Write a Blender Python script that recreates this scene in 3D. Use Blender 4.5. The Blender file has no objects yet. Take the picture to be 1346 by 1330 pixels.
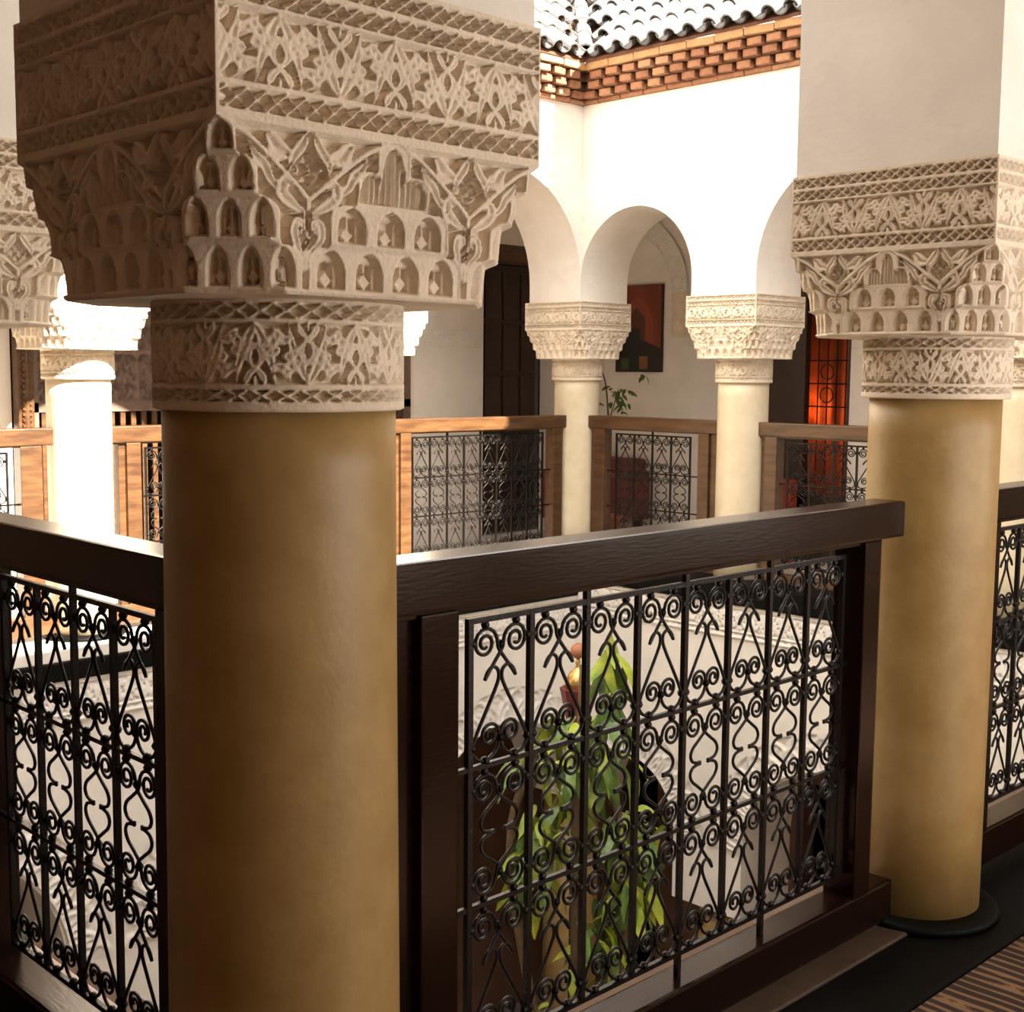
import bpy, bmesh, math, random
import numpy as np
from mathutils import Vector, Matrix
random.seed(7); rng = np.random.RandomState(5)
SC = bpy.context.scene; COL = SC.collection

# ------------------------------------------------------------------ camera, sky, sun, exposure
cam = bpy.data.objects.new('camera', bpy.data.cameras.new('camera')); COL.objects.link(cam)
def _cam():
    y, t, r = math.radians(45.4834), math.radians(-5.9), math.radians(0.4994)
    fw = Vector((math.cos(y)*math.cos(t), math.sin(y)*math.cos(t), math.sin(t)))
    rt = Vector((math.sin(y), -math.cos(y), 0)); up = rt.cross(fw)
    rt2 = math.cos(r)*rt + math.sin(r)*up; up2 = -math.sin(r)*rt + math.cos(r)*up
    m = Matrix((rt2, up2, -fw)).transposed().to_4x4(); m.translation = Vector((-1.0883, -1.5907, 1.3774))
    return m
cam.matrix_world = _cam()
cam.data.sensor_width = 36; cam.data.lens = 1706.1/1346*36; cam.data.clip_start = .05
SC.camera = cam
W = bpy.data.worlds.new('sky'); SC.world = W; W.use_nodes = True
bg = W.node_tree.nodes['Background']; bg.inputs[0].default_value = (1.0, .965, .92, 1); bg.inputs[1].default_value = 1.0
sun = bpy.data.objects.new('sun', bpy.data.lights.new('sun', 'SUN')); COL.objects.link(sun)
sun.data.energy = 8.0; sun.data.color = (1.0, .9, .76); sun.data.angle = math.radians(.7)
sun.rotation_euler = Vector((.11, -1.2, 1.0)).to_track_quat('Z', 'Y').to_euler()
SC.view_settings.view_transform = 'Standard'; SC.view_settings.look = 'None'; SC.view_settings.gamma = 1
SC.view_settings.use_curve_mapping = False; SC.view_settings.exposure = 2.2

# ------------------------------------------------------------------ plan (metres): x along the near right balustrade, y along the near left one
LX, LY = 5.737, 4.7015
AX = [0, 1.9645, 3.844, LX]            # column axes along x
AY = [0, 1.43, 3.27, LY]               # column axes along y
RC = .160; W2 = .265; PW = .243        # shaft radius, half capital, half wall
ZK, ZV, ZT, ZS = 1.47, 1.668, 1.86, 1.321
CEIL = 3.0; WT = 3.15

# ------------------------------------------------------------------ materials
def mat(name, col, rough=.6, var=.12, scale=6, bump=.0, bscale=40, metal=0, stretch=None, col2=None, spec=None, transl=0):
    m = bpy.data.materials.new(name); m.use_nodes = True; nt = m.node_tree; b = nt.nodes['Principled BSDF']
    b.inputs['Roughness'].default_value = rough; b.inputs['Metallic'].default_value = metal
    if spec is not None: b.inputs['Specular IOR Level'].default_value = spec
    tc = nt.nodes.new('ShaderNodeTexCoord'); mp = nt.nodes.new('ShaderNodeMapping')
    nt.links.new(tc.outputs['Object'], mp.inputs[0])
    if stretch: mp.inputs['Scale'].default_value = stretch
    n = nt.nodes.new('ShaderNodeTexNoise'); n.inputs['Scale'].default_value = scale; n.inputs['Detail'].default_value = 6
    n.inputs['Roughness'].default_value = .6
    nt.links.new(mp.outputs[0], n.inputs[0])
    r = nt.nodes.new('ShaderNodeValToRGB')
    c2 = col2 if col2 else tuple(c*(1-var*2) for c in col)
    r.color_ramp.elements[0].color = (*c2, 1); r.color_ramp.elements[0].position = .32
    r.color_ramp.elements[1].color = (*col, 1); r.color_ramp.elements[1].position = .68
    nt.links.new(n.outputs[0], r.inputs[0]); nt.links.new(r.outputs[0], b.inputs['Base Color'])
    if bump:
        n2 = nt.nodes.new('ShaderNodeTexNoise'); n2.inputs['Scale'].default_value = bscale; n2.inputs['Detail'].default_value = 4
        nt.links.new(mp.outputs[0], n2.inputs[0])
        bp = nt.nodes.new('ShaderNodeBump'); bp.inputs['Strength'].default_value = bump; bp.inputs['Distance'].default_value = .01
        nt.links.new(n2.outputs[0], bp.inputs['Height']); nt.links.new(bp.outputs[0], b.inputs['Normal'])
    if transl:
        b.inputs['Transmission Weight'].default_value = 0
        b.inputs['Subsurface Weight'].default_value = transl
        b.inputs['Subsurface Radius'].default_value = (.02, .02, .01)
    return m
PLASTER = mat('plaster', (.88, .82, .74), .75, .05, 5, .15, 30)
WSTUCCO = mat('white_stucco', (.86, .81, .74), .8, .05, 14, .2, 120)
TAN = mat('tan_plaster', (.78, .60, .42), .75, .05, 5, .15, 30)
STUCCO = mat('carved_stucco', (.87, .74, .575), .8, .09, 14, .25, 120)
OCHRE = mat('ochre_tadelakt', (.42, .275, .105), .42, .0, 9, .08, 60, col2=(.32, .195, .062))
OCHRE_OVERLIT = mat('ochre_tadelakt_overlit', (.74, .64, .46), .42, .0, 9, .08, 60, col2=(.66, .55, .36))  # paled copy of the ochre for far columns, strong light put into the colour
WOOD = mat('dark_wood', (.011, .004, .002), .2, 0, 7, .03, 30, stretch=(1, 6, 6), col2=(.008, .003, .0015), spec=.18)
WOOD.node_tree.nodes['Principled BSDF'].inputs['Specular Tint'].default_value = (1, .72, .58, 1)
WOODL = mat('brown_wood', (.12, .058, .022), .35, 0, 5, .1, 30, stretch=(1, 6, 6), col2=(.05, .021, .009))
DARKWOOD = mat('door_wood', (.055, .03, .02), .5, .2, 12, .3, 40)
SCREENW = mat('screen_wood', (.17, .11, .08), .6, .2, 12, .3, 40)
IRON = mat('wrought_iron', (.014, .010, .008), .36, .2, 40, .2, 150, metal=.6)
KERB = mat('black_tile', (.004, .004, .0035), .5, .2, 6, .05, 12, spec=.1)
STONE = mat('pink_stone', (.50, .36, .29), .6, .15, 8, .2, 60)
BRICKM = [mat('brick_a', (.40, .19, .095), .85, .18, 20, .5, 90), mat('brick_b', (.46, .25, .13), .85, .18, 20, .5, 90), mat('brick_c', (.34, .15, .075), .85, .18, 20, .5, 90)]
BRICKY = mat('brick_yellow', (.50, .29, .13), .85, .15, 20, .4, 90)
MORTAR = mat('brick_backing', (.16, .07, .035), .9, .15, 20, .3, 60)
TILEM = [mat('roof_tile_pale', (.20, .19, .175), .8, .12, 14, .3, 50), mat('roof_tile_grey', (.115, .11, .105), .8, .15, 14, .3, 50)]
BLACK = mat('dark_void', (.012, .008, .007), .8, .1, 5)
FLOORM = mat('floor_tile', (.10, .06, .045), .4, .2, 5, .1, 20)
PALEFLOOR = mat('pale_floor', (.72, .64, .55), .4, .1, 5, .1, 20)
GFLOOR = mat('court_floor', (.65, .58, .50), .5, .15, 3, .1, 20)
GROUNDP = mat('ground_plaster', (.34, .185, .12), .8, .15, 3, .2, 30)
LEAFM = [mat('leaf_lime', (.62, .62, .045), .45, .0, 9, .1, 60, col2=(.16, .26, .03), transl=.15), mat('leaf_green', (.16, .26, .05), .42, .0, 12, .1, 60, col2=(.05, .11, .02), transl=.1)]
STEM = mat('stem', (.16, .10, .05), .7, .2, 20, .3, 60)
BRASS = mat('brass', (.62, .42, .16), .3, .15, 20, .2, 60, metal=.9)
MAROON = mat('maroon', (.20, .035, .03), .45, .2, 10, .1, 60)
RED = mat('red_paint', (.50, .06, .03), .5, .2, 14, .1, 60)
ORANGE = mat('orange_curtain', (.45, .085, .015), .8, .2, 10, .4, 40)
TERRA = mat('terracotta', (.42, .17, .09), .8, .15, 10, .2, 50)

# ------------------------------------------------------------------ mesh helpers
def tag(o, label=None, cat=None, group=None, kind=None):
    if label: o['label'] = label
    if cat: o['category'] = cat
    if group: o['group'] = group
    if kind: o['kind'] = kind
    return o
def empty(name, loc=(0, 0, 0), rz=0, parent=None):
    o = bpy.data.objects.new(name, None); COL.objects.link(o); o.location = loc; o.rotation_euler = (0, 0, rz)
    o.empty_display_size = .1
    if parent: o.parent = parent
    return o
def link(name, me, parent=None, loc=(0, 0, 0), rot=(0, 0, 0)):
    o = bpy.data.objects.new(name, me); COL.objects.link(o); o.location = loc; o.rotation_euler = rot
    if parent: o.parent = parent
    return o
class MB:
    def __init__(s): s.v = []; s.f = []
    def add(s, vs, fs):
        n = len(s.v); s.v += [tuple(v) for v in vs]; s.f += [tuple(i+n for i in f) for f in fs]; return s
    def box(s, a, b):
        x0, y0, z0 = a; x1, y1, z1 = b
        return s.add([(x0,y0,z0),(x1,y0,z0),(x1,y1,z0),(x0,y1,z0),(x0,y0,z1),(x1,y0,z1),(x1,y1,z1),(x0,y1,z1)],
              [(0,3,2,1),(4,5,6,7),(0,1,5,4),(1,2,6,5),(2,3,7,6),(3,0,4,7)])
    def tube(s, pts, r, n=6, rr=None):
        P = [Vector(p) for p in pts]; m = len(P); vs = []; fs = []
        up = None
        for i in range(m):
            t = (P[min(i+1, m-1)]-P[max(i-1, 0)])
            if t.length < 1e-9: t = Vector((0, 0, 1))
            t.normalize()
            if up is None:
                up = Vector((0, 1, 0)) if abs(t.y) < .9 else Vector((1, 0, 0))
            a = t.cross(up)
            if a.length < 1e-6: a = t.orthogonal()
            a.normalize(); b = a.cross(t).normalized(); up = b
            R = rr[i] if rr is not None else r
            for k in range(n):
                th = 2*math.pi*k/n + math.pi/n
                vs.append(P[i] + a*R*math.cos(th) + b*R*math.sin(th))
        for i in range(m-1):
            for k in range(n):
                k2 = (k+1) % n
                fs.append((i*n+k, i*n+k2, (i+1)*n+k2, (i+1)*n+k))
        fs.append(tuple(range(n-1, -1, -1))); fs.append(tuple((m-1)*n+k for k in range(n)))
        return s.add(vs, fs)
    def ball(s, c, r, n=6, m=4):
        pts = [(c[0], c[1], c[2]-r*math.cos(math.pi*i/m)) for i in range(m+1)]
        return s.lathe(c, [(r*math.sin(math.pi*i/m), -r*math.cos(math.pi*i/m)) for i in range(m+1)], n)
    def lathe(s, c, prof, n=32, caps=True):
        vs = []; fs = []
        for (r, z) in prof:
            r = max(r, 1e-4)
            for k in range(n):
                th = 2*math.pi*k/n; vs.append((c[0]+r*math.cos(th), c[1]+r*math.sin(th), c[2]+z))
        for i in range(len(prof)-1):
            for k in range(n):
                k2 = (k+1) % n; fs.append((i*n+k, i*n+k2, (i+1)*n+k2, (i+1)*n+k))
        if caps:
            fs.append(tuple(range(n-1, -1, -1))); fs.append(tuple((len(prof)-1)*n+k for k in range(n)))
        return s.add(vs, fs)
    def mesh(s, name, m, smooth=False, bevel=0, seg=2):
        me = bpy.data.meshes.new(name); me.from_pydata(s.v, [], s.f)
        if bevel:
            bm = bmesh.new(); bm.from_mesh(me)
            bmesh.ops.bevel(bm, geom=list(bm.edges), offset=bevel, segments=seg, profile=.6, affect='EDGES')
            bm.to_mesh(me); bm.free()
        me.materials.append(m)
        if smooth: me.polygons.foreach_set('use_smooth', [True]*len(me.polygons))
        me.update(); return me
    def build(s, name, m, parent=None, **k): return link(name, s.mesh(name, m, **k), parent)
def box_mesh(name, a, b, m, bevel=0): return MB().box(a, b).mesh(name, m, bevel=bevel)
def grid_mesh(name, grids, m, smooth=True):
    """one mesh from several (rows, cols, 3) vertex grids"""
    V = []; F = []; off = 0
    for P in grids:
        nr, nc = P.shape[:2]; V.append(P.reshape(-1, 3))
        i = np.arange(nr-1)[:, None]*nc + np.arange(nc-1)[None, :]
        F.append((np.stack([i, i+1, i+nc+1, i+nc], -1).reshape(-1, 4))+off); off += nr*nc
    V = np.concatenate(V); F = np.concatenate(F); nf = len(F)
    me = bpy.data.meshes.new(name); me.vertices.add(len(V)); me.vertices.foreach_set('co', V.astype(np.float32).ravel())
    me.loops.add(nf*4); me.loops.foreach_set('vertex_index', F.astype(np.int32).ravel())
    me.polygons.add(nf); me.polygons.foreach_set('loop_start', np.arange(0, nf*4, 4, dtype=np.int32))
    me.polygons.foreach_set('loop_total', np.full(nf, 4, dtype=np.int32))
    if smooth: me.polygons.foreach_set('use_smooth', np.ones(nf, dtype=bool))
    me.materials.append(m); me.update(calc_edges=True); return me

# ------------------------------------------------------------------ carved relief fields (heights 0..1)
def smooth(pts, n=10):
    P = np.array(pts, float)
    if len(P) < 3: return P
    Q = np.vstack([2*P[0]-P[1], P, 2*P[-1]-P[-2]]); out = []
    for i in range(1, len(Q)-2):
        for t in np.linspace(0, 1, n, endpoint=False):
            a, b, c, d = Q[i-1], Q[i], Q[i+1], Q[i+2]
            out.append(.5*((2*b)+(-a+c)*t+(2*a-5*b+4*c-d)*t*t+(-a+3*b-3*c+d)*t**3))
    out.append(P[-1]); return np.array(out)
def stroke(H, X, Y, pts, r, edge, groove=0., curve=True, level=1.):
    """raise H along a variable-width stroke; r scalar or list per control point"""
    P = np.array(pts, float); R = np.full(len(P), r, float) if np.isscalar(r) else np.array(r, float)
    A = np.column_stack([P, R])
    if curve: A = smooth(A, 6)
    best = np.full(X.shape, -9.); dn = np.zeros(X.shape)
    for a, b in zip(A[:-1], A[1:]):
        rm = max(a[2], b[2]) + edge*2
        m = (X > min(a[0], b[0])-rm) & (X < max(a[0], b[0])+rm) & (Y > min(a[1], b[1])-rm) & (Y < max(a[1], b[1])+rm)
        if not m.any(): continue
        x = X[m]; y = Y[m]; dx, dy = b[0]-a[0], b[1]-a[1]; L = dx*dx+dy*dy+1e-12
        t = np.clip(((x-a[0])*dx+(y-a[1])*dy)/L, 0, 1)
        d = np.hypot(x-a[0]-t*dx, y-a[1]-t*dy); rr = a[2]+t*(b[2]-a[2]); s = rr-d
        bb = best[m]; k = s > bb; bb[k] = s[k]; best[m] = bb
        q = dn[m]; q[k] = (d/np.maximum(rr, 1e-6))[k]; dn[m] = q
    v = np.clip(best/edge, 0, 1); v = v*v*(3-2*v)
    if groove: v = v*(1-groove*np.exp(-(dn/.22)**2))
    np.maximum(H, v*level, out=H)
def lattice(X, Y, z0, z1, p):
    """interlaced zigzags between z0 and z1, period p"""
    h = z1-z0; t = (Y-z0)/h; u = X/p
    d = np.minimum(np.abs(((u-t+.5) % 1.0)-.5), np.abs(((u+t+.5) % 1.0)-.5))*p*h/math.hypot(p, h)
    return np.clip((.0030-d)/.0018, 0, 1)
def arabesque_unit(X, Y, p, h):
    """X in [-p/2,p/2] around an upright palmette, Y in [0,h]; inverted palmettes sit at +-p/2"""
    H = np.zeros(X.shape); e = .0013
    def leaf(cx, flip, pts, r, g=.22):
        r = [v*1.25 for v in r]
        for s in (1, -1):
            q = [(cx+s*a*p, (b if not flip else 1-b)*h) for a, b in pts]
            stroke(H, X, Y, q, [v*h for v in r], e, g)
    for cx, fl in ((0, False), (p/2, True), (-p/2, True)):
        leaf(cx, fl, [(.0, 1.0), (.045, .84), (.10, .62), (.15, .36), (.185, .02)], [.02, .085, .115, .08, .02])   # lancet
        leaf(cx, fl, [(.0, .66), (.045, .56), (.065, .44), (.035, .33), (.0, .29)], [.05, .065, .07, .05, .03], .1)   # bud
        leaf(cx, fl, [(.0, .24), (.04, .19), (.08, .09), (.10, .02)], [.045, .06, .07, .02], .1)
        leaf(cx, fl, [(.0, .12), (.0, .04)], [.03, .045], 0)
        leaf(cx, fl, [(.105, .66), (.16, .70), (.205, .80), (.225, .93)], [.06, .10, .09, .01])
        leaf(cx, fl, [(.13, .50), (.185, .55), (.24, .53)], [.06, .09, .015])
        leaf(cx, fl, [(.165, .24), (.225, .27), (.29, .20), (.34, .06)], [.05, .085, .09, .01])
    return H
# sample one unit once at fine resolution and look it up
def unit_lookup(p, h, n=180):
    xs = np.linspace(-p/2, p/2, n); ys = np.linspace(0, h, int(n*h/p)+2); X, Y = np.meshgrid(xs, ys)
    T = arabesque_unit(X, Y, p, h)
    def f(x, y):
        i = np.clip((y/h*(len(ys)-1)), 0, len(ys)-1.001); j = (((x+p/2) % p)/p)*(n-1)
        j = np.clip(j, 0, n-1.001); i0 = i.astype(int); j0 = j.astype(int); a = i-i0; b = j-j0
        return (T[i0, j0]*(1-a)*(1-b)+T[i0+1, j0]*a*(1-b)+T[i0, j0+1]*(1-a)*b+T[i0+1, j0+1]*a*b)
    return f
UNIT = unit_lookup(.1767, .083)
def band_rows(z, specs):
    pass
# vertical programme of the block
LAT_A, LAT_B, ARA, LAT_C = (1.832, 1.853), (1.803, 1.824), (1.712, 1.795), (1.680, 1.703)
def upper_field(X, Z):
    H = np.ones(X.shape)
    for (a, b) in (LAT_A, LAT_B, LAT_C):
        m = (Z > a) & (Z < b); H[m] = lattice(X[m], Z[m], a, b, .53/19)
    m = (Z > ARA[0]) & (Z < ARA[1]); H[m] = UNIT(X[m], Z[m]-ARA[0])
    m = np.abs(X) > W2-.006; H[m] = 1
    return H
ROWS = [(1.478, 1.526), (1.536, 1.580), (1.588, 1.626), (1.633, 1.664)]
def niche(X, Z, c, a, z0, z1):
    """depth (m, positive inward) of one pointed niche with a small carved figure in it"""
    t = (Z-z0)/(z1-z0); hw = np.where(t < .4, a, a*np.sqrt(np.clip(1-(np.clip(t-.4, 0, 9)/.6)**1.7, 0, 1)))
    d = np.minimum(hw-np.abs(X-c), (Z-z0)*1.2); d[t > 1] = -1
    rec = np.clip(d/.0035, 0, 1)*.016
    q = a*.52; tt = (Z-z0)/(z1-z0)
    hole = ((np.abs(X-c) < q) & (tt > .08) & (tt < .75))
    fig = (np.abs(X-c)/q + np.abs(tt-.28)/.24 < 1) | (np.abs(np.abs(X-c)-q*.1) < .0008) & (tt > .5)
    rec = rec + np.where(hole & ~fig, .009, 0)
    return rec
def lower_depth(X, E, Z, facet):
    """X distance along the face, E distance from the corner mid-line; returns inward depth in metres"""
    D = np.full(X.shape, .018)                      # carved background
    H = np.zeros(X.shape); e = .0018
    ax = np.abs(X)                                  # mirror left/right
    V = .1325
    # V shaped spandrel frames
    stroke(H, ax, Z, [(.012, 1.664), (.045, 1.650), (.085, 1.622), (V, 1.585)], .0052, e)
    stroke(H, ax, Z, [(2*V-.012, 1.664), (2*V-.045, 1.650), (2*V-.085, 1.622), (V, 1.585)], .0052, e)
    stroke(H, ax, Z, [(.0, 1.655), (.035, 1.640), (.07, 1.615), (.100, 1.592)], .0020, e)
    stroke(H, ax, Z, [(.02, 1.667), (2*V-.02, 1.667)], .003, e)
    stroke(H, ax, Z, [(V, 1.585), (V, 1.575)], .005, e)
    for s in (1, -1):
        f = lambda a, b: (V+s*a, b)
        # lattice and leaves in the triangle
        for k in range(-3, 4):
            stroke(H, ax, Z, [(V+k*.0095, 1.598+abs(k)*.010), (V+k*.0095+s*.022, 1.598+abs(k)*.010+.030)], .0011, .001, curve=False, level=.7)
        stroke(H, ax, Z, [f(.026, 1.628), f(.036, 1.637), f(.048, 1.640), f(.056, 1.650), f(.066, 1.657)], [.003, .010, .014, .011, .002], e, .3)
        stroke(H, ax, Z, [f(.004, 1.664), f(.012, 1.650), f(.026, 1.632), f(.03, 1.617)], [.003, .009, .008, .003], e, .3)
        # scroll stem down the outside of the V
        stroke(H, ax, Z, [f(.0, 1.500), f(.007, 1.520), f(.020, 1.540), f(.018, 1.556), f(.008, 1.556), f(.010, 1.545)], [.004, .006, .008, .008, .006, .004], e, .2)
        stroke(H, ax, Z, [f(.006, 1.570), f(.024, 1.578), f(.040, 1.590), f(.038, 1.604), f(.028, 1.600)], [.004, .009, .011, .009, .004], e, .3)
        stroke(H, ax, Z, [f(.040, 1.590), f(.058, 1.604), f(.066, 1.618), f(.078, 1.628), f(.088, 1.642)], [.005, .008, .0095, .008, .003], e, .3)
        stroke(H, ax, Z, [f(.006, 1.570), f(.003, 1.540), f(.0, 1.505)], [.003, .0025, .003], e)
    stroke(H, ax, Z, [(V, 1.575), (V, 1.540)], .0022, e)
    D = np.minimum(D, .018*(1-H))
    # pyramid of niches in the middle of the face: stepped outline
    HP = .012
    zmid = np.clip((Z-1.47)/(1.664-1.47), 0, 1)
    hw = np.select([Z < 1.530, Z < 1.583, Z < 1.629], [.130, .101, .062], .030)
    # rounded shoulders
    for (z0, z1), w_ in zip(ROWS, (.130, .101, .062, .030)):
        top = z1+.004; m = (Z > top-.016) & (Z <= top); hw = np.where(m, w_-.018*np.clip((Z-(top-.016))/.016, 0, 1)**2, hw)
    ins = hw-np.abs(X)
    body = np.clip(ins/.003, 0, 1)
    rim = (ins > 0) & (ins < .006)
    mid = np.full(X.shape, .002)
    for k in range(4): mid = np.maximum(mid, niche(X, Z, (k-1.5)*.061, .022, *ROWS[0]))
    for k in range(3): mid = np.maximum(mid, niche(X, Z, (k-1)*.063, .023, *ROWS[1]))
    # fluted tall lobes above
    zz = (Z > 1.588)
    for c, z1 in ((-.034, 1.626), (.034, 1.626), (0, 1.661)):
        t = (Z-1.588)/(z1-1.588); hwl = .021*np.sqrt(np.clip(1-np.clip(t, 0, 1)**3, 0, 1)); d = hwl-np.abs(X-c)
        mm = (t > 0) & (t < 1)
        fl = np.clip(d/.003, 0, 1)*(.011+.004*np.sin((X-c)*800))
        mid = np.maximum(mid, np.where(mm, fl, 0))
    mid = np.where(rim, 0.0, mid)
    D = np.where(np.abs(X) < hw, D*(1-body)+mid*body, D)
    # pyramid on the corner: rows of 4,3,2,1 niches
    hwc = np.select([Z < 1.530, Z < 1.583, Z < 1.629], [.086, .064, .042], .021)
    for (z0, z1), w_ in zip(ROWS, (.086, .064, .042, .021)):
        top = z1+.004; m = (Z > top-.016) & (Z <= top); hwc = np.where(m, w_-.015*np.clip((Z-(top-.016))/.016, 0, 1)**2, hwc)
    insc = hwc-np.abs(E); bodyc = np.clip(insc/.003, 0, 1)
    cor = np.zeros(X.shape)
    for r_, cnt in enumerate((4, 3, 2, 1)):
        for k in range(cnt):
            cor = np.maximum(cor, niche(E, Z, (k-(cnt-1)/2)*.040, .0145, *ROWS[r_]))
            cor = np.maximum(cor, niche(-E, Z, (k-(cnt-1)/2)*.040, .0145, *ROWS[r_]))
    D = np.where(insc > 0, D*(1-bodyc)+cor*bodyc, D)
    D = np.where(Z < 1.477, 0, D)
    D = np.where(Z > 1.667, 0, D)
    return D
def chamfer(Z):
    return np.interp(Z, [1.47, 1.527, 1.534, 1.581, 1.587, 1.627, 1.632, 1.660, 1.668], [.088, .086, .068, .066, .046, .044, .024, .020, .001])
def half(Z):
    return np.interp(Z, [1.47, 1.474, 1.528, 1.535, 1.583, 1.60, 1.668], [.246, .250, .252, .257, .259, .263, .265])
def capital_grids(z0, z1, res, field):
    nz = max(2, int(round((z1-z0)/res))+1); nu = int(round(2*W2/res))+1
    zs = np.linspace(z0, z1, nz); us = np.linspace(-1, 1, nu); T, Z = np.meshgrid(us, zs)
    lower = field == 'lower'
    h = half(Z) if lower else np.full(Z.shape, W2); c = chamfer(Z) if lower else np.full(Z.shape, .001)
    s = np.minimum(h, (2*h-c)/(1+np.abs(T))); X = s*T; Y = -s
    fac = np.abs(X) > (h-c)-1e-6
    # normals: face (0,-1) or facet
    nx = np.where(fac, np.sign(T)*.7071, 0.); ny = np.where(fac, -.7071, -1.)
    if lower:
        E = (1-np.abs(T))*0.0; E = np.hypot(np.abs(X)-(2*h-c)/2, np.abs(Y)-(2*h-c)/2)
        D = lower_depth(X, E, Z, fac)
    else:
        D = .017*(1-upper_field(T*W2, Z)); nx = np.zeros(T.shape); ny = -np.ones(T.shape)
    D = D + rng.normal(0, .00012, D.shape)
    X = X-nx*D; Y = Y-ny*D
    if not lower:
        pass
    P = np.stack([X, Y, Z], -1); out = []
    for k in range(4):
        a = k*math.pi/2; ca, sa = round(math.cos(a)), round(math.sin(a))
        out.append(np.stack([P[..., 0]*ca-P[..., 1]*sa, P[..., 0]*sa+P[..., 1]*ca, P[..., 2]], -1))
    return out
def cap_plate(z, h, c, top):
    pts = []
    for k in range(4):
        a = k*math.pi/2; ca, sa = round(math.cos(a)), round(math.sin(a))
        for x, y in ((h, -(h-c)), (h, h-c)): pts.append((x*ca-y*sa, x*sa+y*ca, z))
    return pts
def make_capital_meshes(tagname, res):
    d = {}
    lo = capital_grids(ZK, ZV, res, 'lower')
    d['block'] = grid_mesh('capital', lo, STUCCO)
    m = MB(); p = cap_plate(ZK, .246, .088, False); m.add(p, [tuple(range(7, -1, -1))]); p = cap_plate(ZT-.001, W2, .001, True); m.add(p, [tuple(range(8))])
    d['plates'] = m.mesh('capital_slab', STUCCO)
    for n, a, b in (('lat_c', ZV, ARA[0]-.005), ('ara', ARA[0]-.005, ARA[1]+.004), ('lat_ab', ARA[1]+.004, ZT)):
        d[n] = grid_mesh('band', capital_grids(a, b, res, 'upper'), STUCCO)
    # round collar
    R = RC*1.125; C = 2*math.pi*R
    def collar(z0, z1):
        nz = max(2, int((z1-z0)/res)+1); nu = int(C/res/1.1)+1; zs = np.linspace(z0, z1, nz); th = np.linspace(0, 2*math.pi, nu)
        T, Z = np.meshgrid(th, zs); S = T*R; H = np.ones(Z.shape)
        mm = (Z > 1.334) & (Z < 1.351); H[mm] = lattice(S[mm], Z[mm], 1.334, 1.351, C/34)
        mm = (Z > 1.445) & (Z < 1.464); H[mm] = lattice(S[mm], Z[mm], 1.445, 1.464, C/34)
        mm = (Z > 1.359) & (Z < 1.438); pu = C/8; H[mm] = UNIT(S[mm]/pu*.1767, (Z[mm]-1.359)/.079*.083)
        rr = R-.014*(1-H); rr = np.where(Z < 1.3225, R-.004, rr)
        return grid_mesh('band', [np.stack([rr*np.cos(T), rr*np.sin(T), Z], -1)], STUCCO)
    d['col_lo'] = collar(ZS, 1.3555); d['col_mid'] = collar(1.3555, 1.4415); d['col_hi'] = collar(1.4415, ZK+.0005)
    m = MB(); m.lathe((0, 0, ZS), [(RC*.9, 0), (R-.004, 0)], 48, caps=False); d['col_under'] = m.mesh('collar', STUCCO)
    return d
HI = make_capital_meshes('near', .0021); LO = make_capital_meshes('far', .0052)

def shaft_mesh(r0, r1, name='shaft', z0=.02, z1=ZS+.01, m=OCHRE):
    prof = [(r0, z0), (r0*1.0, z0+.3), (r1+(r0-r1)*.4, z0+.8), (r1, z1-.1), (r1, z1)]
    return MB().lathe((0, 0, 0), prof, 64).mesh(name, m, smooth=True)
def ring_mesh():
    return MB().lathe((0, 0, 0), [(.17, 0), (.205, .0), (.212, .008), (.208, .018), (.195, .024), (.17, .026)], 48).mesh('base_ring', KERB, smooth=True)
SHAFT_A = shaft_mesh(.174, .168); SHAFT = shaft_mesh(RC, RC); SHAFT_C = shaft_mesh(RC, RC, m=OCHRE_OVERLIT); RING = ring_mesh()
def column(x, y, label, hi, z=0, grp=None, shaft=None):
    e = empty('column', (x, y, z)); tag(e, label, 'column', 'carved columns around the gallery')
    D = HI if hi else LO
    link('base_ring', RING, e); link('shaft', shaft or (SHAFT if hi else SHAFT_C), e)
    c = link('collar', D['col_mid'], e); link('collar_lip', D['col_under'], c)
    link('lattice_band', D['col_lo'], c); link('lattice_band', D['col_hi'], c)
    k = link('capital', D['block'], e); link('capital_slab', D['plates'], k)
    link('lattice_band', D['lat_c'], k); link('leaf_band', D['ara'], k); link('double_lattice_band', D['lat_ab'], k)
    return e
column(0, 0, 'thick ochre column in the left foreground under the largest carved capital', True, shaft=SHAFT_A)
column(AX[1], 0, 'ochre column at the right end of the near right balustrade, carved capital above', True)
column(0, AY[1], 'column beyond the left edge whose carved capital corner shows at far left', True)
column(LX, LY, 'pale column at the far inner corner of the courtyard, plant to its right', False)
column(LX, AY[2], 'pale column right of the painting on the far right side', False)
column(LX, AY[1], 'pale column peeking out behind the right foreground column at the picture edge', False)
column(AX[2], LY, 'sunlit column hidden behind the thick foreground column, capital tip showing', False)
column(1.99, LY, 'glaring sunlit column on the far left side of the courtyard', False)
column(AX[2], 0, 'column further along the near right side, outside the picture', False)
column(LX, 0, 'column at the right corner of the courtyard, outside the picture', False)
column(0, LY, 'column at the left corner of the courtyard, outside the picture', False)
column(0, AY[2], 'column further along the near left side, outside the picture', False)

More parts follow.
